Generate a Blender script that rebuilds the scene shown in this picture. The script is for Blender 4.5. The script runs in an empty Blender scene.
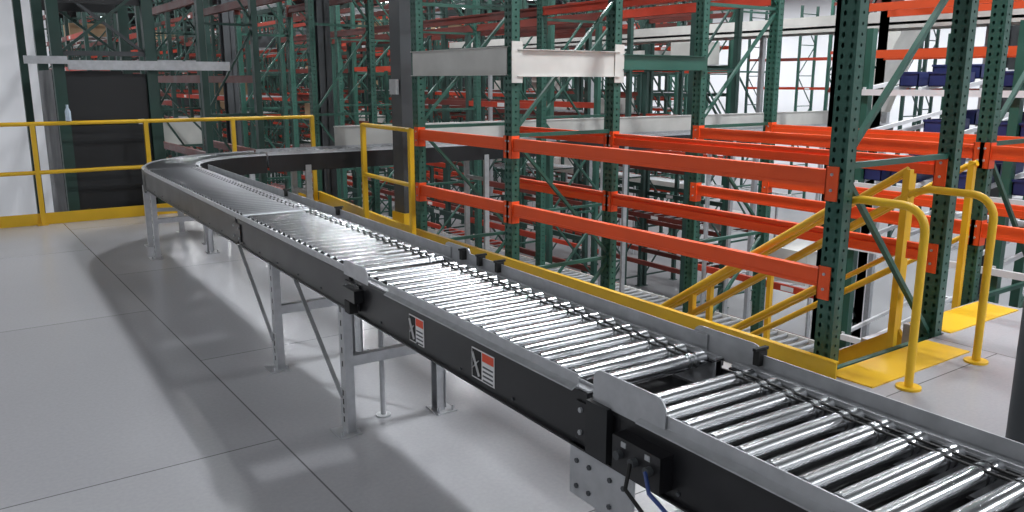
import bpy, math, random
from mathutils import Vector, Matrix
random.seed(4)
scn = bpy.context.scene
H = 1.49

# ------------------------------------------------------------------ materials
def mat(name, col, metal=0.0, rough=0.5, var=0.12, scale=6.0, rvar=0.1, bump=0.0, stretch=None, emit=None, estr=0):
    m = bpy.data.materials.new(name); m.use_nodes = True
    nt = m.node_tree; b = nt.nodes['Principled BSDF']
    tc = nt.nodes.new('ShaderNodeTexCoord'); mp = nt.nodes.new('ShaderNodeMapping')
    nt.links.new(tc.outputs['Object'], mp.inputs['Vector'])
    if stretch: mp.inputs['Scale'].default_value = stretch
    n = nt.nodes.new('ShaderNodeTexNoise'); n.inputs['Scale'].default_value = scale
    n.inputs['Detail'].default_value = 5
    nt.links.new(mp.outputs[0], n.inputs['Vector'])
    r = nt.nodes.new('ShaderNodeMapRange')
    r.inputs[1].default_value = .3; r.inputs[2].default_value = .7
    r.inputs[3].default_value = 1 - var; r.inputs[4].default_value = 1 + var
    nt.links.new(n.outputs[0], r.inputs[0])
    mx = nt.nodes.new('ShaderNodeVectorMath'); mx.operation = 'SCALE'
    mx.inputs[0].default_value = col
    nt.links.new(r.outputs[0], mx.inputs['Scale'])
    nt.links.new(mx.outputs[0], b.inputs['Base Color'])
    if rvar > 0:
        r2 = nt.nodes.new('ShaderNodeMapRange')
        r2.inputs[1].default_value = .3; r2.inputs[2].default_value = .7
        r2.inputs[3].default_value = max(.02, rough - rvar); r2.inputs[4].default_value = rough + rvar
        nt.links.new(n.outputs[0], r2.inputs[0]); nt.links.new(r2.outputs[0], b.inputs['Roughness'])
    else: b.inputs['Roughness'].default_value = rough
    b.inputs['Metallic'].default_value = metal
    if emit:
        b.inputs['Emission Color'].default_value = (*emit, 1); b.inputs['Emission Strength'].default_value = estr
    return m

M_GALV = mat('galvanized_steel', (.46, .47, .49), .45, .42, .10, 22, .02)
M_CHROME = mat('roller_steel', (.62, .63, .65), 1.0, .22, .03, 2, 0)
M_DULL = mat('roller_steel_dull', (.38, .39, .41), 1.0, .30, .04, 2, 0)  # darker, slightly rougher roller steel
M_BLACK = mat('black_paint', (.010, .010, .012), 0, .38, .2, 5, .03)
M_RUBBER = mat('black_rubber', (.012, .012, .012), 0, .7)
M_GREEN = mat('rack_green_paint', (.024, .095, .070), 0, .42, .12, 3, .04)
M_GREEND = mat('rack_green_dark', (.016, .052, .042), 0, .5, .2, 3)
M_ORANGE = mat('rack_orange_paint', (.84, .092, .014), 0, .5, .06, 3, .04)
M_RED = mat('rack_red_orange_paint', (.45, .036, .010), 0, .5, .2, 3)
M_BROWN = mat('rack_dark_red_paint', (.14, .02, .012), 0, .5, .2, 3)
M_YEL = mat('safety_yellow_paint', (.74, .44, .015), 0, .4, .06, 4, .04)
M_GRAYB = mat('grey_paint', (.60, .59, .56), 0, .45, .08, 4, .04)
M_DGRAY = mat('dark_grey_paint', (.055, .06, .066), 0, .5, .15, 3)
M_DPANEL = mat('dark_panel', (.012, .013, .015), 0, .5, .25, 2)
M_WHITE = mat('white_paint', (.75, .76, .78), 0, .5, .04, 1)
M_STICKW = mat('label_white', (.75, .75, .75), 0, .5, .02)
M_STICKR = mat('label_red', (.75, .08, .03), 0, .5, .02)
M_BLUE = mat('tote_blue', (.018, .028, .12), 0, .45)
M_CARD = mat('cardboard', (.32, .22, .13), 0, .8)
M_CABLE = mat('cable_blue', (.02, .05, .2), 0, .4)
M_LAMP = mat('lamp_diffuser', (.9, .9, .9), 0, .5, .01, emit=(.95, .98, 1), estr=14)
M_CLEAR = mat('bottle_plastic', (.5, .6, .7), 0, .15)

def floor_mat(name, col, seam=True, rough=.33):
    m = mat(name, col, 0, rough, .04, .5, .02)
    nt = m.node_tree; b = nt.nodes['Principled BSDF']
    src = b.inputs['Base Color'].links[0].from_socket
    tc = nt.nodes.new('ShaderNodeTexCoord')
    n2 = nt.nodes.new('ShaderNodeTexNoise'); n2.inputs['Scale'].default_value = 60; n2.inputs['Detail'].default_value = 6
    nt.links.new(tc.outputs['Object'], n2.inputs['Vector'])
    r = nt.nodes.new('ShaderNodeMapRange'); r.inputs[1].default_value = .35; r.inputs[2].default_value = .65
    r.inputs[3].default_value = .97; r.inputs[4].default_value = 1.03
    nt.links.new(n2.outputs[0], r.inputs[0])
    s = nt.nodes.new('ShaderNodeVectorMath'); s.operation = 'SCALE'
    nt.links.new(src, s.inputs[0]); nt.links.new(r.outputs[0], s.inputs['Scale'])
    out = s.outputs[0]
    if seam:
        sx = nt.nodes.new('ShaderNodeSeparateXYZ'); nt.links.new(tc.outputs['Object'], sx.inputs[0])
        cx = nt.nodes.new('ShaderNodeCombineXYZ')
        a1 = nt.nodes.new('ShaderNodeMath'); a1.operation = 'ADD'; a1.inputs[1].default_value = 2.88 - 2.45 + 40 * 2.44 - 2.45 + .02
        a2 = nt.nodes.new('ShaderNodeMath'); a2.operation = 'ADD'; a2.inputs[1].default_value = .16 + 1.22 * 20
        nt.links.new(sx.outputs[1], a1.inputs[0]); nt.links.new(sx.outputs[0], a2.inputs[0])
        nt.links.new(a1.outputs[0], cx.inputs[0]); nt.links.new(a2.outputs[0], cx.inputs[1])
        br = nt.nodes.new('ShaderNodeTexBrick'); br.inputs['Scale'].default_value = 1
        br.inputs['Brick Width'].default_value = 2.44; br.inputs['Row Height'].default_value = 1.22
        br.inputs['Mortar Size'].default_value = .004; br.inputs['Mortar Smooth'].default_value = .3
        br.inputs['Color1'].default_value = (1, 1, 1, 1); br.inputs['Color2'].default_value = (.93, .93, .93, 1)
        br.inputs['Mortar'].default_value = (.34, .34, .34, 1)
        nt.links.new(cx.outputs[0], br.inputs['Vector'])
        mm = nt.nodes.new('ShaderNodeVectorMath'); mm.operation = 'MULTIPLY'
        nt.links.new(out, mm.inputs[0]); nt.links.new(br.outputs['Color'], mm.inputs[1]); out = mm.outputs[0]
    nt.links.new(out, b.inputs['Base Color'])
    return m
M_FLOOR = floor_mat('mezzanine_deck', (.40, .40, .42), rough=.24)
M_GROUND = floor_mat('ground_concrete', (.22, .22, .23), False, .4)
M_CEIL = mat('ceiling_deck', (.08, .085, .09), 0, .7, .1, 1)
M_WALL = mat('wall_paint', (.80, .81, .84), 0, .7, .03, .5)
M_WALLD = mat('wall_paint_dimmed', (.18, .19, .20), 0, .7, .1, .3)  # wall colour darkened to stand for the dim far end of the hall

# ------------------------------------------------------------------ mesh builder
class MB:
    def __init__(s): s.v = []; s.f = []; s.m = []; s.sm = []; s.mats = []
    def mi(s, m):
        if m not in s.mats: s.mats.append(m)
        return s.mats.index(m)
    def add(s, vs, fs, m, smooth=False):
        o = len(s.v); i = s.mi(m); s.v += [tuple(p) for p in vs]
        for f in fs: s.f.append([o + k for k in f]); s.m.append(i); s.sm.append(smooth)
    def box(s, x0, x1, y0, y1, z0, z1, m):
        vs = [(x, y, z) for z in (z0, z1) for y in (y0, y1) for x in (x0, x1)]
        s.add(vs, [(0, 2, 3, 1), (4, 5, 7, 6), (0, 1, 5, 4), (1, 3, 7, 5), (3, 2, 6, 7), (2, 0, 4, 6)], m)
    def obox(s, p0, p1, w, h, m, up=(0, 0, 1)):
        p0 = Vector(p0); p1 = Vector(p1); d = (p1 - p0).normalized(); up = Vector(up)
        if abs(d.dot(up)) > .98: up = Vector((1, 0, 0))
        a = d.cross(up).normalized(); b = a.cross(d).normalized()
        vs = []
        for p in (p0, p1):
            for sb in (-1, 1):
                for sa in (-1, 1): vs.append(p + a * sa * w / 2 + b * sb * h / 2)
        s.add(vs, [(0, 2, 3, 1), (4, 5, 7, 6), (0, 1, 5, 4), (1, 3, 7, 5), (3, 2, 6, 7), (2, 0, 4, 6)], m)
    def cyl(s, p0, p1, r0, m, r1=None, n=16, caps=True):
        s.sweep([p0, p1], [r0, r0 if r1 is None else r1], m, n, caps)
    def sweep(s, pts, r, m, n=10, caps=True):
        pts = [Vector(p) for p in pts]; k = len(pts)
        if not isinstance(r, (list, tuple)): r = [r] * k
        d0 = (pts[1] - pts[0]).normalized()
        a = d0.orthogonal().normalized(); vs = []; fs = []
        for i, p in enumerate(pts):
            if i == 0: d = d0
            elif i == k - 1: d = (pts[i] - pts[i - 1]).normalized()
            else: d = ((pts[i] - pts[i - 1]).normalized() + (pts[i + 1] - pts[i]).normalized()).normalized()
            a = (a - d * a.dot(d)).normalized(); b = d.cross(a)
            for j in range(n):
                t = 2 * math.pi * j / n
                vs.append(p + (a * math.cos(t) + b * math.sin(t)) * r[i])
        for i in range(k - 1):
            for j in range(n):
                j2 = (j + 1) % n
                fs.append((i * n + j, i * n + j2, (i + 1) * n + j2, (i + 1) * n + j))
        s.add(vs, fs, m, True)
        if caps:
            s.add(vs[:n], [tuple(range(n))[::-1]], m); s.add(vs[-n:], [tuple(range(n))], m)
    def prism(s, prof, axis_pts, m):
        n = len(prof); d = Vector(axis_pts)
        vs = [Vector(p) for p in prof] + [Vector(p) + d for p in prof]
        fs = [tuple(range(n))[::-1], tuple(range(n, 2 * n))] + [(i, (i + 1) % n, n + (i + 1) % n, n + i) for i in range(n)]
        s.add(vs, fs, m)
    def holes(s, o, u, v, nu, nv, cw, ch, hw, hh, m):
        o = Vector(o); u = Vector(u); v = Vector(v); vs = []; fs = []
        for j in range(nv):
            for i in range(nu):
                c = o + u * cw * (i + .5) + v * ch * (j + .5); b = len(vs)
                for (a, e) in ((-1, -1), (0, -1), (1, -1), (1, 0), (1, 1), (0, 1), (-1, 1), (-1, 0)):
                    vs.append(c + u * a * cw / 2 + v * e * ch / 2)
                for k in range(8):
                    t = math.radians(225 + 45 * k)
                    vs.append(c + u * math.cos(t) * hw + v * math.sin(t) * hh)
                for k in range(8):
                    k2 = (k + 1) % 8; fs.append((b + k, b + k2, b + 8 + k2, b + 8 + k))
        s.add(vs, fs, m)
    def build(s, name, T=None):
        me = bpy.data.meshes.new(name)
        vs = s.v if T is None else [tuple(T @ Vector(p)) for p in s.v]
        me.from_pydata(vs, [], s.f)
        for m in s.mats: me.materials.append(m)
        for p, i, q in zip(me.polygons, s.m, s.sm): p.material_index = i; p.use_smooth = q
        me.update()
        ob = bpy.data.objects.new(name, me); scn.collection.objects.link(ob)
        return ob

GZ = -3.6
CZ = 6.8
piv = Vector((1.265, 1.5, 0))
TC = Matrix.Translation(piv) @ Matrix.Rotation(math.radians(-1.9), 4, 'Z') @ Matrix.Translation(-piv)

# ------------------------------------------------------------------ shell
YW = 88
b = MB()
prof = [(-12, -6), (9.0, -6), (9.0, 2.36), (5.82, 2.36), (5.82, 2.62), (4.85, 2.62), (4.85, 2.36), (3.60, 2.36), (3.64, 7.0), (3.95, 9.86), (-12, 9.86)]
b.prism([(p[0], p[1], -.22) for p in prof], (0, 0, .22), M_FLOOR)
b.build('floor_mezzanine')
b = MB(); b.box(-16, 40, -8, YW, GZ - .2, GZ, M_GROUND); b.build('floor')
b = MB(); b.box(-16, 40, YW, YW + .2, GZ, CZ, M_WALLD); b.build('wall_back')
b = MB(); b.box(39, 39.2, -8, 50, GZ, CZ, M_WALL); b.box(39, 39.2, 50, YW, GZ, CZ, M_WALLD); b.build('wall_right')  # same wall, far stretch in the dimmed colour
b = MB(); b.box(-16.2, -16, -8, YW, GZ, CZ, M_WALL); b.build('wall_left')
b = MB(); b.box(-16, 39, -8.2, -8, GZ, CZ, M_WALL); b.build('wall_front')
b = MB(); b.box(-16, 3.4, 30, 30.2, GZ, CZ, M_WALL); b.build('wall_partition')
b = MB(); b.box(-16, 39, -8, YW, CZ, CZ + .2, M_CEIL)
b.build('ceiling')
b = MB()
for i in range(26):
    x = -15 + i * 2.1
    b.box(x - .03, x + .03, -7.8, YW - .2, CZ - .08, CZ, M_DGRAY); b.box(x - .03, x + .03, -7.8, YW - .2, CZ - .62, CZ - .55, M_DGRAY)
    for k in range(118):
        y = -7.6 + k * .8
        b.obox((x, y, CZ - .6), (x, y + .4, CZ - .04), .02, .02, M_DGRAY); b.obox((x, y + .4, CZ - .04), (x, y + .8, CZ - .6), .02, .02, M_DGRAY)
b.build('ceiling_joists')
b = MB()
for x in (-6, 0, 3.2):
    for y in (-2, 4, 9.5):
        b.box(x - .1, x + .1, y - .1, y + .1, GZ, -.22, M_DGRAY)
b.build('mezzanine_columns')

# ------------------------------------------------------------------ conveyor
ZT = .75
XL, XR = 1.27, 1.735
RR = .0235
def roller(b, p0, p1, r, m, n=22):
    p0 = Vector(p0); p1 = Vector(p1); d = (p1 - p0); L = d.length; d = d / L
    b.cyl(p0 - d * .012, p1 + d * .012, .006, M_GALV, n=6)
    for a, e in ((.006, L - .078), (L - .066, L - .050), (L - .038, L - .006)):
        b.sweep([p0 + d * a, p0 + d * e], r, m, n)
    for a in (.078, .050):
        b.sweep([p1 - d * a, p1 - d * (a - .012)], r * .84, M_DULL, n, caps=False)
    b.sweep([p0 + d * .002, p0 + d * .006], r * .8, M_RUBBER, n); b.sweep([p1 - d * .006, p1 - d * .002], r * .8, M_RUBBER, n)

def end_plate(b, x, y0, y1, z0, z1, out, m=M_GALV):
    r = .03; prof = [(y0, z0)]
    for k in range(5):
        t = math.pi - k * math.pi / 8; prof.append((y0 + r + r * math.cos(t), z1 - r + r * math.sin(t)))
    for k in range(5):
        t = math.pi / 2 - k * math.pi / 8; prof.append((y1 - r + r * math.cos(t), z1 - r + r * math.sin(t)))
    prof.append((y1, z0))
    b.prism([(x, p[0], p[1]) for p in prof], (out * .004, 0, 0), m)

def xbox(b, xa, xb, *r): b.box(min(xa, xb), max(xa, xb), *r)
def side_frame(b, x, y0, y1, out, z0, z1, m):
    t = .005
    xbox(b, x, x + out * t, y0, y1, z0, z1, m)
    xbox(b, x, x - out * .035, y0, y1, z1 - t, z1, m)
    xbox(b, x, x - out * .035, y0, y1, z0, z0 + t, m)
    xbox(b, x + out * t, x + out * (t + .012), y0, y1, z0, z0 + t, m)
    xbox(b, x + out * t, x + out * (t + .006), y0, y1, z1 - .02, z1, m)

def guard(b, x, y0, y1, out, h, flange):
    xbox(b, x, x + out * .004, y0, y1, .722, ZT + h, M_GALV)
    if flange:
        xf = x + out * flange
        b.prism([(x, y0, ZT - .008), (xf, y0, ZT - .018), (xf, y0, ZT - .022), (x, y0, ZT - .012)][::(1 if out > 0 else -1)], (0, y1 - y0, 0), M_GALV)

b = MB()
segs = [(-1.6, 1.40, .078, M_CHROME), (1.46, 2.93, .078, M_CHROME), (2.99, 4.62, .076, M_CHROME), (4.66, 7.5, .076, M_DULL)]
for si, (y0, y1, sp, rm) in enumerate(segs):
    y = y0 + sp * .5
    while y < y1 - .02:
        roller(b, (XL + .03, y, ZT - RR), (XR - .03, y, ZT - RR), RR, rm)
        if y + sp < y1:
            for q in (.072, .044):
                xx = XR - .03 - q
                b.obox((xx, y, ZT - .006), (xx, y + sp, ZT - .006), .006, .005, M_RUBBER)
        y += sp
    zb = .575
    for x, out in ((XL, -1), (XR, 1)):
        side_frame(b, x, y0, y1, out, zb, .728, M_BLACK)
        xbox(b, x + out * .006, x - out * .025, y0, y1, .729, .734, M_GALV)
        xbox(b, x - out * .022, x - out * .018, y0, y1, .64, .742, M_GALV)
        yb = y0 + .04
        while yb < y1:
            b.cyl((x + out * .005, yb, zb + .025), (x + out * .010, yb, zb + .025), .005, M_DGRAY, n=6); yb += .3
    b.box(XL + .035, XR - .035, y0, y1, .635, .640, M_BLACK)
    n = int((y1 - y0) / .7)
    for k in range(n + 1):
        yy = y0 + .05 + k * (y1 - y0 - .1) / max(1, n)
        b.box(XL, XR, yy - .02, yy + .02, zb + .006, zb + .03, M_GALV)
guard(b, XL - .006, -1.6, 1.26, -1, .020, .024); guard(b, XL - .006, 1.50, 2.62, -1, .018, .022); guard(b, XL - .003, 3.0, 7.5, -1, .006, 0)
guard(b, XR + .006, -1.6, 1.34, 1, .028, .02); guard(b, XR + .006, 1.52, 2.86, 1, .032, .02); guard(b, XR + .006, 3.02, 7.3, 1, .032, .02)
end_plate(b, XL - .012, 1.18, 1.43, .722, .808, -1); end_plate(b, XR + .012, 1.33, 1.58, .72, .80, 1)
end_plate(b, XL - .008, 2.80, 3.04, .722, .785, -1); end_plate(b, XR + .012, 2.86, 3.08, .72, .80, 1)
for yj in (1.43, 2.96, 4.64):
    for x, out in ((XL, -1), (XR, 1)):
        xbox(b, x + out * .006, x + out * .012, yj - .07, yj + .07, .60, .70, M_BLACK)
        for dy in (-.05, .05):
            for z in (.62, .68): b.cyl((x + out * .012, yj + dy, z), (x + out * .018, yj + dy, z), .007, M_GALV, n=6)
b.box(XL - .045, XL - .006, 1.16, 1.32, .60, .685, M_BLACK)
b.box(XL - .03, XL - .006, 1.36, 1.44, .585, .725, M_DPANEL)
for yy in (1.19, 1.24, 1.29): b.cyl((XL - .045, yy, .645), (XL - .06, yy, .645), .011, M_DGRAY, n=12)
for yy in (1.20, 1.28): b.box(XL - .047, XL - .045, yy - .008, yy + .008, .665, .678, M_GALV)
b.sweep([(XL - .06, 1.19, .645), (XL - .085, 1.15, .62), (XL - .075, 1.06, .575), (XL - .05, .95, .555), (XL - .02, .8, .56), (XL + .05, .7, .56)], .005, M_CABLE, 8)
b.sweep([(XL - .06, 1.24, .645), (XL - .09, 1.22, .6), (XL - .08, 1.15, .55), (XL - .02, 1.0, .53), (XL + .06, .9, .56)], .005, M_RUBBER, 8)
b.box(XL - .045, XL - .006, 2.86, 2.98, .64, .69, M_BLACK); b.box(XL - .05, XL - .015, 2.90, 2.95, .59, .64, M_RUBBER)
for yy in (1.33, 2.62, 2.76, 2.90, 4.3, 5.2):
    b.box(XR - .012, XR + .02, yy - .01, yy + .01, ZT + .0, ZT + .04, M_RUBBER)
    b.box(XR - .02, XR + .03, yy - .006, yy + .006, ZT + .04, ZT + .048, M_RUBBER)
for (ya, yb_) in ((1.90, 2.03), (2.35, 2.46)):
    x = XL - .0058; w_ = yb_ - ya
    b.box(x - .001, x, ya, yb_, .598, .694, M_STICKW)
    b.box(x - .002, x - .001, ya + w_ * .03, ya + w_ * .52, .664, .690, M_STICKR)
    b.box(x - .002, x - .001, ya + w_ * .56, ya + w_ * .97, .602, .690, M_RUBBER)
    b.obox((x - .0025, ya + w_ * .62, .612), (x - .0025, ya + w_ * .92, .68), .001, .012, M_STICKW, up=(1, 0, 0))
    b.obox((x - .0025, ya + w_ * .66, .66), (x - .0025, ya + w_ * .92, .63), .001, .008, M_STICKW, up=(1, 0, 0))
    for k in range(4): b.box(x - .002, x - .001, ya + .008, ya + w_ * .5, .602 + k * .014, .607 + k * .014, M_DGRAY)
def leg_pair(b, y, x0=XL, x1=XR, z0=0, ztop=.575, brace=.6, w=.055):
    for x, o in ((x0, 1), (x1, -1)):
        xbox(b, x - o * .004, x, y - w / 2, y + w / 2, z0 + .004, ztop + .04, M_GALV)
        for dy in (-1, 1):
            ya, yb2 = sorted((y + dy * w / 2, y + dy * (w / 2 - .004)))
            xbox(b, x, x + o * .035, ya, yb2, z0 + .004, ztop, M_GALV)
        b.box(x - .05, x + .05, y - .06, y + .06, z0, z0 + .006, M_GALV)
        xbox(b, x - o * .007, x - o * .0041, y - w / 2 - .01, y + w / 2 + .01, z0 + .02, z0 + .2, M_GALV)
        for z in (.05, .09, .13, .17, .30, .36, .42, .48, .54):
            e = .0078 if z < .2 else .0048
            xbox(b, x - o * .0046, x - o * e, y - .006, y + .006, z0 + z, z0 + z + .025, M_RUBBER)  # dark patches paint the shade inside the leg slots, no real openings
        for dx in (-.035, .035):
            b.cyl((x + dx, y - .045, z0), (x + dx, y - .045, z0 + .03), .006, M_GALV, n=6)
    b.box(x0, x1, y - .02, y + .02, z0 + .30, z0 + .345, M_GALV)
    b.box(x0, x1, y - .02, y + .02, ztop - .05, ztop - .01, M_GALV)
    if brace:
        for x in (x0 - .01, x1 + .01):
            b.obox((x, y, z0 + .16), (x, y + brace, ztop), .006, .018, M_GALV, up=(1, 0, 0))
for y, br in ((3.12, .55), (4.07, .55), (7.35, 0), (1.40, 0), (-.8, 0)):
    leg_pair(b, y, brace=br)
b.box(XL - .014, XL - .005, 1.28, 1.52, .44, .58, M_GALV); b.box(XR + .005, XR + .014, 1.28, 1.52, .44, .58, M_GALV)
for yy in (1.31, 1.36, 1.44, 1.49):
    for z in (.47, .54): b.cyl((XL - .014, yy, z), (XL - .019, yy, z), .007, M_DGRAY, n=6)
b.cyl((1.48, 3.2, 0), (1.48, 3.2, .6), .012, M_GALV, n=10); b.cyl((1.48, 3.2, 0), (1.48, 3.2, .008), .035, M_GALV, n=12)
b.build('roller_conveyor', TC)

# curve
CX, CY, RO, RI = XL + 1.3, 7.53, 1.3, 1.3 - (XR - XL)
b = MB()
def arc(r, z, n=33): return [(CX - r * math.cos(math.pi / 2 * k / (n - 1)), CY + r * math.sin(math.pi / 2 * k / (n - 1)), z) for k in range(n)]
def wall_arc(b, r, z0, z1, t, m):
    n = 33
    A = arc(r, z0); B = arc(r, z1); C = arc(r + t, z0); D = arc(r + t, z1)
    vs = A + B + C + D; fs = []
    for k in range(n - 1):
        fs += [(k, k + 1, n + k + 1, n + k), (2 * n + k + 1, 2 * n + k, 3 * n + k, 3 * n + k + 1), (n + k, n + k + 1, 3 * n + k + 1, 3 * n + k), (k + 1, k, 2 * n + k, 2 * n + k + 1)]
    b.add(vs, fs, m)
wall_arc(b, RO, .54, .735, .006, M_BLACK); wall_arc(b, RO - .03, .735, .741, .035, M_GALV); wall_arc(b, RO - .024, .62, ZT + .006, .004, M_GALV)
wall_arc(b, RI - .006, .56, .735, .006, M_BLACK); wall_arc(b, RI - .01, .735, .741, .04, M_GALV); wall_arc(b, RI + .02, .62, ZT + .006, .004, M_GALV)
wall_arc(b, RI, .632, .636, RO - RI, M_BLACK)
for k in range(28):
    t = math.radians(2 + k * 86 / 27)
    c, s_ = math.cos(t), math.sin(t)
    p0 = (CX - (RI + .03) * c, CY + (RI + .03) * s_, ZT - RR); p1 = (CX - (RO - .03) * c, CY + (RO - .03) * s_, ZT - RR)
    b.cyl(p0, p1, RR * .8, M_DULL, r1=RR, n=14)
for t in (20, 50, 78):
    t = math.radians(t)
    for r in (RO + .01, RI - .02):
        x = CX - r * math.cos(t); y = CY + r * math.sin(t)
        b.box(x - .025, x + .025, y - .02, y + .02, 0.004, .56, M_GALV); b.box(x - .05, x + .05, y - .05, y + .05, 0, .006, M_GALV)
    b.obox((CX - RO * math.cos(t), CY + RO * math.sin(t), .33), (CX - RI * math.cos(t), CY + RI * math.sin(t), .33), .03, .03, M_GALV)
b.build('curved_roller_conveyor', TC)

b = MB()
Y0, Y1 = CY + RI, CY + RO
x = CX + .08
while x < 13.5:
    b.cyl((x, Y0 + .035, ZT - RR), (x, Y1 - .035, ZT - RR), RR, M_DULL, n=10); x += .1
for y, o in ((Y0, -1), (Y1, 1)):
    b.box(CX + .02, 13.5, min(y, y + o * .006), max(y, y + o * .006), .56, .735, M_BLACK)
    b.box(CX + .02, 13.5, min(y, y - o * .035), max(y, y - o * .035), .735, .741, M_GALV)
    b.box(CX + .02, 13.5, min(y - o * .03, y - o * .034), max(y - o * .03, y - o * .034), .62, ZT + .02, M_GALV)
b.box(CX + .02, 13.5, Y0, Y1, .630, .635, M_BLACK)
b.box(3.5, 13.5, Y1 + .02, Y1 + .03, .72, .98, M_GRAYB); b.box(3.5, 13.5, Y1 + .0, Y1 + .05, .97, .985, M_GRAYB)
for x in (3.0, 5.2, 7.4, 9.5, 12.2):
    z0 = 0 if x < 3.5 else GZ
    for y in (Y0, Y1):
        b.box(x - .03, x + .03, y - .02, y + .02, z0, .62, M_GALV); b.box(x - .06, x + .06, y - .05, y + .05, z0, z0 + .006, M_GALV)
    b.box(x - .02, x + .02, Y0, Y1, .3, .34, M_GALV)
b.build('roller_conveyor', TC)

# ------------------------------------------------------------------ pallet racks
def post(b, x, y, z0, z1, m=M_GREEN, w=.10, d=.075, detail=True):
    p = .0508
    if detail:
        zc0 = max(z0, -3.5); nv = int((min(z1, 4.6) - zc0) / p); zt = zc0 + nv * p
        xf = x - d / 2
        b.holes((xf, y + w / 2, zc0), (0, -1, 0), (0, 0, 1), 2, nv, w / 2, p, .009, .014, m)
        b.holes((xf, y - w / 2, zc0), (1, 0, 0), (0, 0, 1), 1, nv, d, p, .008, .008, m)
        b.box(xf + .001, x + d / 2, y + w / 2 - .003, y + w / 2, zc0, zt, m)
        b.box(x + d / 2 - .003, x + d / 2, y - w / 2, y + w / 2, zc0, zt, m)
        b.box(xf, x + d / 2, y - w / 2, y + w / 2, zt, z1, m)
        b.box(xf, x + d / 2, y - w / 2, y + w / 2, z0, zc0, m)
    else:
        b.box(x - d / 2, x + d / 2, y - w / 2, y + w / 2, z0, z1, m)
    b.box(x - .08, x + .08, y - .08, y + .08, z0, z0 + .01, m)
def frame(b, xa, xb, y, z0, z1, m=M_GREEN, detail=True, pitch=1.1, t=.03):
    post(b, xa, y, z0, z1, m, detail=detail); post(b, xb, y, z0, z1, m, detail=detail)
    z = z0 + .25; k = 0
    while z + pitch < z1:
        b.box(xa, xb, y - t / 2, y + t / 2, z, z + t, m)
        a, c = (xa, xb) if k % 2 == 0 else (xb, xa)
        b.obox((a, y, z + .03), (c, y, z + pitch), t * .8, t, m, up=(0, 1, 0))
        z += pitch; k += 1
    b.box(xa, xb, y - t / 2, y + t / 2, z, z + t, m)
def beam(b, x, y0, y1, ztop, m, side=-1, h=.095, conn=True):
    ya, yb2 = y0 + .052, y1 - .052
    x0, x1 = x - .03, x + .03
    prof = [(x0, ztop - h), (x1, ztop - h), (x1, ztop - .035) , (x1 - .018, ztop - .035), (x1 - .018, ztop), (x0, ztop)] if side < 0 else \
           [(x0, ztop - h), (x1, ztop - h), (x1, ztop), (x0 + .018, ztop), (x0 + .018, ztop - .035), (x0, ztop - .035)]
    b.prism([(p[0], ya, p[1]) for p in prof][::-1], (0, yb2 - ya, 0), m)
    b.box(x0 - .004, x0, ya, yb2, ztop - h, ztop - h + .018, m); b.box(x0 - .004, x0, ya, yb2, ztop - .02, ztop, m)
    if conn:
        for ye, o in ((y0, 1), (y1, -1)):
            yc0, yc1 = sorted((ye - o * .015, ye + o * .056))
            b.box(x - .046, x - .0385, yc0, yc1, ztop - h - .06, ztop + .02, m)
            yc0, yc1 = sorted((ye + o * .051, ye + o * .057))
            b.box(x - .046, x + .03, yc0, yc1, ztop - h - .06, ztop + .02, m)
            for zz in (ztop - .1, ztop - .02):
                b.cyl((x - .046, ye + o * .02, zz), (x - .052, ye + o * .02, zz), .008, M_GALV, n=8)
def chan_beam(b, p0, p1, z0, z1, m, w=.05):
    b.obox((*p0, (z0 + z1) / 2), (*p1, (z0 + z1) / 2), .006, z1 - z0, m)
    for z in (z0, z1): b.obox((*p0, z), (*p1, z), w, .006, m)

YA, YB, YC = 2.42, 5.3, 6.8
b = MB()
for y in (YA, YB, YC, 9.95, 12.8):
    frame(b, 3.74 + (.25 if y > 9 else 0), 4.79, y, GZ, 5.2)
for x, s_ in ((3.74, -1), (4.79, 1)):
    for (ya, yb2) in ((YA, YB), (YB, YC)):
        for zt in (1.045, .53): beam(b, x, ya, yb2, zt, M_ORANGE, s_)
        beam(b, x, ya, yb2, 3.3, M_ORANGE, s_)
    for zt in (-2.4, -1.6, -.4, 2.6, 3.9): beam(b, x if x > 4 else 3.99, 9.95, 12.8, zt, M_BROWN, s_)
chan_beam(b, (3.69, YC), (3.69, YB), 1.53, 1.74, M_GRAYB)
chan_beam(b, (3.74, YB - .055), (4.79, YB - .055), 1.52, 1.72, M_GRAYB)
chan_beam(b, (4.79, YC - .055), (3.74, YC - .055), 1.54, 1.7, M_GRAYB)
chan_beam(b, (4.83, YB - .055), (5.85, YB - .055), 1.58, 1.70, M_GREEN)
for x in (3.74, 4.79):
    b.box(x - .05, x + .05, YB - .07, YB - .062, 1.47, 1.78, M_GRAYB)
b.build('pallet_rack')

b = MB()
ys = [2.72, YB, 7.7, 10.7, 13.4, 16.1]
for y in ys: frame(b, 5.85, 6.9, y, GZ, 5.2)
for x, s_ in ((5.85, -1), (6.9, 1)):
    for i in range(len(ys) - 1):
        if i == 0:
            for zt in (1.06, .53): beam(b, x, ys[i], ys[i + 1], zt, M_ORANGE, s_)
        else:
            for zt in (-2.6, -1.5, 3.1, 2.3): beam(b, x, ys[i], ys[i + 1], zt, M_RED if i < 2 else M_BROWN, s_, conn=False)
    beam(b, x, -1.0, ys[0], 1.06, M_ORANGE, s_); beam(b, x, -1.0, ys[0], .53, M_ORANGE, s_)
frame(b, 5.85, 6.9, -1.0, GZ, 5.2)
b.build('pallet_rack')

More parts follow.
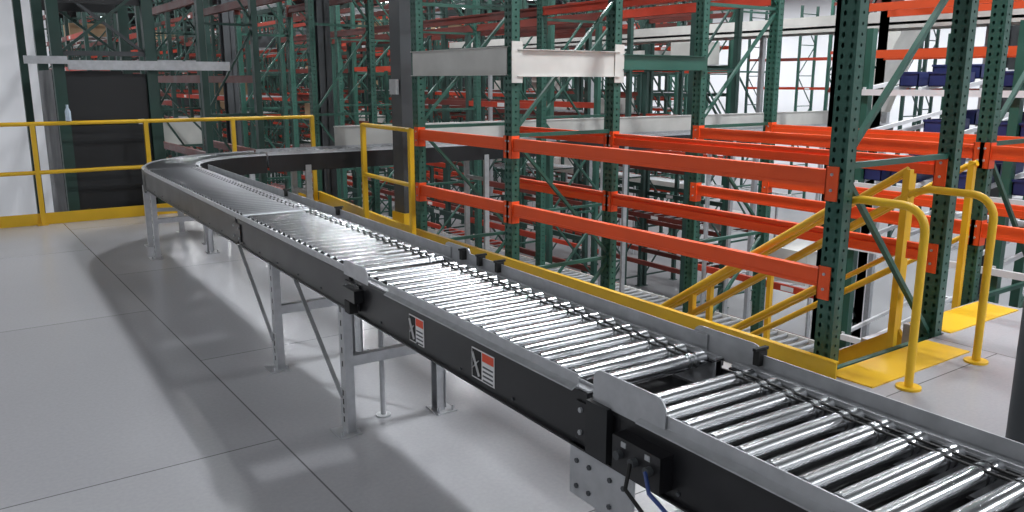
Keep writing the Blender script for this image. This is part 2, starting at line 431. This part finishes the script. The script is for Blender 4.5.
def far_rack(x, y0, nb, bay=2.6, d=1.05, levels=None, top=4.5, skip=.3, near_orange=0):
    b = MB()
    for k in range(nb + 1):
        frame(b, x, x + d, y0 + k * bay, GZ, top, M_GREEN if (k % 3 == 0 and x > 7) else M_GREEND, detail=False, pitch=1.25, t=.035)
    for k in range(nb):
        for zt in levels:
            if zt > top - .1 or random.random() < skip: continue
            c = random.random()
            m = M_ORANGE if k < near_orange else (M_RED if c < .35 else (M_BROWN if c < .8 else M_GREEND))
            for xx in (x, x + d):
                b.box(xx - .03, xx + .03, y0 + k * bay + .05, y0 + (k + 1) * bay - .05, zt - .1, zt, m)
            if random.random() < .5:
                yy = y0 + k * bay + random.uniform(.3, 2.0)
                b.box(x - .034, x - .03, yy, yy + .22, zt - .085, zt - .015, M_STICKW)
            if random.random() < .3:
                for q in range(8):
                    yy = y0 + k * bay + .15 + q * .32
                    b.box(x, x + d, yy, yy + .03, zt, zt + .015, M_GALV)
                if random.random() < .35:
                    yy = y0 + k * bay + .3
                    hh = random.uniform(.25, .5)
                    b.box(x + .1, x + d - .1, yy, yy + random.uniform(.5, 1.1), zt + .016, zt + .016 + hh, random.choice((M_CARD, M_GRAYB, M_DGRAY)))
    return b.build('pallet_rack')
LV = [-2.6, -1.5, -.4, .7, 1.8, 2.9, 4.0]
LD = [-2.6, -1.9, -1.2, -.4, .4, 1.1, 1.8, 2.5, 3.2, 4.0]
far_rack(2.95, 14.5, 5, levels=LD, skip=.25)
far_rack(6.1, 19.0, 24, levels=LD, skip=.25)
far_rack(8.7, 11.2, 27, bay=2.6, levels=LD, skip=.3)
far_rack(10.2, 4.2, 1, bay=2.6, levels=[1.87, 2.46], skip=0, near_orange=3, top=5.2)
far_rack(10.2, 6.8, 28, levels=[-2.6, -1.5, .2, 2.46, 3.6], near_orange=0)
far_rack(13.2, 12.0, 22, levels=LV)
far_rack(14.4, 12.0, 22, levels=LD)
far_rack(17.8, 17.0, 20, levels=LV)
far_rack(19.0, 17.0, 20, levels=LD)
far_rack(22.5, 22.0, 18, levels=LV)
far_rack(23.7, 22.0, 18, levels=LD)
far_rack(26.8, 26.0, 15, levels=LV)
far_rack(31.0, 30.0, 14, levels=LV)
far_rack(24, 8.5, 3, levels=[1.2, 2.4, 3.9])
far_rack(30, 14, 4, levels=[1.2, 2.4, 3.9])

# carton flow rack
b = MB()
x0, x1, y0, y1 = 7.9, 9.5, 2.0, 4.9
for x in (x0, x1):
    for y in (y0, (y0 + y1) / 2, y1): b.box(x - .04, x + .04, y - .04, y + .04, GZ, 2.0, M_GREEN)
for z in (-2.2, -1.2, -.2, .45, .95, 1.4):
    b.box(x0 - .09, x0 - .04, y0, y1, z - .06, z, M_WHITE); b.box(x1 + .04, x1 + .09, y0, y1, z + .14, z + .20, M_WHITE)
    n = 10
    for k in range(n + 1):
        y = y0 + (y1 - y0) * k / n
        b.obox((x0 - .05, y, z), (x1 + .05, y, z + .20), .03, .04, M_WHITE)
    if z > .4:
        for k in range(n):
            y = y0 + (y1 - y0) * k / n + .05
            if random.random() < .6:
                h = .14
                for q in range(2):
                    xx = x0 + q * .6; zz = z + .03 + q * .075
                    b.box(xx, xx + .5, y, y + .19, zz, zz + .01, M_BLUE)
                    for (a, c, e, f) in ((xx, xx + .01, y, y + .19), (xx + .49, xx + .5, y, y + .19), (xx, xx + .5, y, y + .01), (xx, xx + .5, y + .18, y + .19)):
                        b.box(a, c, e, f, zz, zz + h, M_BLUE)
                    b.box(xx - .01, xx + .0, y - .01, y + .20, zz + h - .02, zz + h, M_BLUE)
b.build('carton_flow_rack')

# background conveyors
b = MB()
b.box(12.0, 12.06, 1, 20, 2.25, 2.5, M_GRAYB); b.box(12.7, 12.76, 1, 20, 2.25, 2.5, M_GRAYB); b.box(12.0, 12.76, 1, 20, 2.3, 2.34, M_DGRAY)
for y in (2, 6, 10, 14, 18):
    b.box(12.0, 12.08, y, y + .08, GZ, 2.3, M_GALV); b.box(12.68, 12.76, y, y + .08, GZ, 2.3, M_GALV)
b.build('overhead_conveyor')
b = MB()
pts = [Vector((14.5, 7.6 + .10 * k, 3.0 - .02 * k - .012 * k * k)) for k in range(14)]
for i in range(13):
    p, q = pts[i], pts[i + 1]
    b.obox(p, q, .8, .03, M_GRAYB)
    for dx in (-.4, .4): b.obox(p + Vector((dx, 0, .12)), q + Vector((dx, 0, .12)), .02, .28, M_GRAYB)
b.box(14.15, 14.25, 8.7, 8.8, GZ, .9, M_GALV); b.box(14.75, 14.85, 8.7, 8.8, GZ, .9, M_GALV)
b.build('package_chute')
b = MB()
for (xa, ya, yb2, z) in ((7.9, 5.6, 18, -1.6), (16.2, 12, 34, -1.2)):
    for xx in (xa, xa + .57): b.box(xx, xx + .03, ya, yb2, z - .15, z, M_GRAYB)
    y = ya
    while y < yb2: b.cyl((xa + .03, y, z - .03), (xa + .57, y, z - .03), .025, M_GALV, n=8); y += .15
    y = ya + .5
    while y < yb2:
        for xx in (xa, xa + .56): b.box(xx, xx + .04, y, y + .05, GZ, z - .15, M_GALV)
        y += 2.5
b.build('lower_level_conveyor')

def ibeam(b, x, y, z0, z1, w, m):
    b.box(x - w / 2, x + w / 2, y - w / 2, y - w / 2 + .015, z0, z1, m); b.box(x - w / 2, x + w / 2, y + w / 2 - .015, y + w / 2, z0, z1, m)
    b.box(x - .008, x + .008, y - w / 2, y + w / 2, z0, z1, m)
b = MB()
b.box(3.90, 4.12, 7.44, 7.66, GZ, CZ - .63, M_DGRAY)
b.box(3.88, 4.14, 7.42, 7.68, GZ, .15, M_YEL)
b.box(3.86, 3.895, 7.48, 7.62, 1.35, 1.5, M_GALV)
b.build('building_column')
for (x, y) in ((5.4, 18), (17.0, 7.6), (17.0, 11), (28.6, 18), (5.4, 30), (17.0, 36)):
    b = MB(); ibeam(b, x, y, GZ, CZ - .63, .28, M_DGRAY); b.build('building_column')
b = MB(); ibeam(b, 4.36, 10.5, GZ, CZ - .63, .17, M_DGRAY); b.build('building_column')

# left lift structure
b = MB()
for (x, y) in ((1.22, 10.15), (2.15, 10.15), (1.22, 11.5), (2.15, 11.5)):
    b.box(x - .055, x + .055, y - .055, y + .055, GZ, CZ - .63, M_GREEND)
b.box(.96, 1.04, 11.2, 11.3, GZ, CZ - .63, M_GREEND)
b.box(1.28, 2.09, 10.14, 10.2, -.25, 1.0, M_DPANEL); b.box(1.28, 2.09, 10.14, 10.2, 1.06, 1.56, M_DPANEL)
b.box(1.28, 2.09, 11.45, 11.5, -2, 1.6, M_DPANEL)
b.box(1.16, 1.2, 10.2, 11.45, -2, 1.6, M_DPANEL)
for yy in (10.17, 11.47):
    for z in (2.3, 3.1, 3.9): b.box(1.28, 2.09, yy - .02, yy + .02, z, z + .35, M_DPANEL)
b.box(1.3, 3.0, 10.02, 10.08, 1.60, 1.70, M_GALV); b.box(.9, 1.3, 10.02, 10.08, 1.66, 1.74, M_GALV)
for k in range(5):
    z = 1.75 + k * .75
    b.box(1.22, 2.15, 10.12, 10.16, z, z + .05, M_DGRAY)
    b.obox((1.22, 10.14, z), (2.15, 10.14, z + .75), .03, .04, M_GREEND, up=(0, 1, 0))
    b.obox((2.15, 10.18, z), (1.22, 10.18, z + .75), .03, .04, M_DGRAY, up=(0, 1, 0))
    b.obox((2.15, 11.5, z), (1.22, 11.5, z + .75), .03, .04, M_GREEND, up=(0, 1, 0))
b.build('vertical_lift')
b = MB()
frame(b, 2.85, 3.5, 10.6, GZ, 5.2, M_GREEND, detail=False); frame(b, 2.85, 3.5, 13.2, GZ, 5.2, M_GREEND, detail=False)
for z in (-.4, .6, 1.55, 2.5, 3.6):
    for x in (2.85, 3.5): beam(b, x, 10.6, 13.2, z, M_BROWN, -1, conn=False)
b.build('pallet_rack')

# ------------------------------------------------------------------ railings
R = .021
b = MB()
yr = 9.80
b.cyl((-8, yr, 1.05), (3.90, yr, 1.05), R, M_YEL); b.cyl((-8, yr, .55), (3.90, yr, .55), R, M_YEL)
b.box(-8, 3.86, yr + .02, yr + .03, 0, .12, M_YEL)
for x in (-7, -5.2, -3.4, -1.0, .88, 1.97, 2.92, 3.89):
    b.box(x - .022, x + .022, yr - .022, yr + .022, 0, 1.06, M_YEL); b.box(x - .06, x + .04, yr - .05, yr + .02, 0, .01, M_YEL)
b.build('guard_railing')
b = MB()
for z in (1.05, .55): b.sweep([(3.55, 6.62, z), (3.60, 7.72, z)], R, M_YEL)
for x, y in ((3.55, 6.62), (3.60, 7.72)): b.box(x - .022, x + .022, y - .022, y + .022, 0, 1.06, M_YEL); b.box(x - .05, x + .02, y - .06, y + .06, 0, .01, M_YEL)
b.build('guard_railing')
b = MB()
for (p, q) in (((3.53, 2.22), (3.64, 7.0)), ((3.64, 7.0), (3.92, 9.76))):
    b.obox((*p, .055), (*q, .055), .010, .14, M_YEL); b.obox((*p, .126), (*q, .126), .035, .006, M_YEL)
b.build('toe_board')
b = MB(); b.box(3.66, 4.62, 2.10, 2.35, 0, .006, M_YEL); b.build('stair_nosing')
b = MB(); b.box(4.88, 5.75, 2.34, 2.60, 0, .006, M_YEL); b.build('stair_nosing')

# ------------------------------------------------------------------ stairs
def stair(xa, xb, y0, loops=True, name='staircase'):
    b = MB(); sl = .68; n = 17; rise = 3.6 / n; run = rise / sl
    for k in range(1, n):
        y = y0 + (k - 1) * run
        b.box(xa + .03, xb - .03, y, y + run + .02, -k * rise - .035, -k * rise, M_GALV)
        b.box(xa + .03, xb - .03, y - .004, y + .03, -k * rise, -k * rise + .003, M_YEL)
    yb_ = y0 + 3.6 / sl
    for x in (xa, xb):
        b.obox((x, y0, -.16), (x, yb_, -3.6 + .02), .03, .22, M_YEL)
        xx = x
        if loops:
            ll = [(xx, y0 - .40, 0), (xx, y0 - .40, .78)]
            for k in range(1, 7):
                t = math.pi / 2 * k / 6
                ll.append((xx, y0 - .40 + .12 * (1 - math.cos(t)), .78 + .12 * math.sin(t)))
            ll += [(xx, y0 - .05, .90), (xx, y0 + .05, .87)]
            b.cyl((xx, y0 - .40, 0), (xx, y0 - .40, .012), .06, M_YEL)
        else:
            ll = [(xx, y0 + .05, .95), (xx, y0 + .12, .92)]
        zt = .87 if loops else .97
        ll += [(xx, yb_, zt - sl * (yb_ - y0 - .05)), (xx, yb_ + .25, zt - sl * (yb_ - y0 - .05) - .05)]
        b.sweep(ll, .021, M_YEL, 12)
        b.sweep([(xx, y0 + .08, .45), (xx, yb_, .45 - sl * (yb_ - y0 - .08))], .017, M_YEL)
        up2 = loops and x == xb
        if up2: b.sweep([(xx, y0 + .08, 1.0), (xx, yb_, 1.0 - sl * (yb_ - y0 - .08))], .019, M_YEL)
        for k in range(4):
            y = y0 + .08 + k * 1.55
            zb = -.16 - sl * (y - y0)
            b.box(xx - .02, xx + .02, y - .02, y + .02, zb, (1.0 if up2 else zt - .01) - sl * (y - y0 - .08), M_YEL)
    b.build(name)
stair(3.81, 4.48, 2.40)
stair(4.95, 5.70, 2.64, False)

b = MB(); b.cyl((2.03, .77, 0), (2.03, .77, 3.6), .045, M_DGRAY, n=24); b.cyl((2.03, .77, 0), (2.03, .77, .012), .10, M_DGRAY, n=24); b.build('steel_post')
b = MB(); b.sweep([(1.22, 9.80, 1.072), (1.22, 9.80, 1.17), (1.22, 9.80, 1.21), (1.22, 9.80, 1.24)], [.028, .028, .012, .012], M_CLEAR, 14); b.build('water_bottle')

# ------------------------------------------------------------------ lights
b = MB(); lights = []
LZ = CZ - .9
for x in (-8, -2.5, 5.2, 10.9, 16.5, 22.5, 28.5, 34.5):
    for y in (-4, 3.0, 10, 17, 24, 31, 38, 45, 52, 59, 66, 73, 80):
        b.box(x - .17, x + .17, y - .65, y + .65, LZ, LZ + .06, M_GRAYB)
        b.box(x - .15, x + .15, y - .62, y + .62, LZ - .005, LZ, M_LAMP)
        for dy in (-.5, .5): b.cyl((x, y + dy, LZ + .06), (x, y + dy, CZ), .008, M_GRAYB, n=6)
        if y <= 45 or (5 < x < 25 and y in (59, 73)): lights.append((x, y))
b.build('ceiling_lights')
for (x, y) in lights:
    l = bpy.data.lights.new('led_high_bay', 'AREA'); l.shape = 'RECTANGLE'; l.size = .2; l.size_y = 1.2
    p = 150 if y < 14 else 230
    if x == 5.2: p = 310 if y < 12 else 220
    if x == 10.9 and y < 12: p = 300
    if x < 0: p = 60
    if x < 0 and y == 24: p = 450
    if x > 30: p = 460
    l.energy = p; l.color = (.94, .97, 1)
    o = bpy.data.objects.new('led_high_bay', l); o.location = (x, y, LZ - .02); scn.collection.objects.link(o)
w = bpy.data.worlds.new('world'); scn.world = w; w.use_nodes = True
w.node_tree.nodes['Background'].inputs[0].default_value = (.5, .55, .65, 1); w.node_tree.nodes['Background'].inputs[1].default_value = .05

cam = bpy.data.cameras.new('camera'); co = bpy.data.objects.new('camera', cam); scn.collection.objects.link(co)
cam.sensor_width = 36; cam.lens = 820 / 1024 * 36; cam.clip_start = .02; cam.clip_end = 200
co.location = (0, 0, H); co.rotation_euler = (math.radians(90 - 12.1), 0, math.radians(-35.2))
scn.camera = co
scn.view_settings.view_transform = 'Standard'
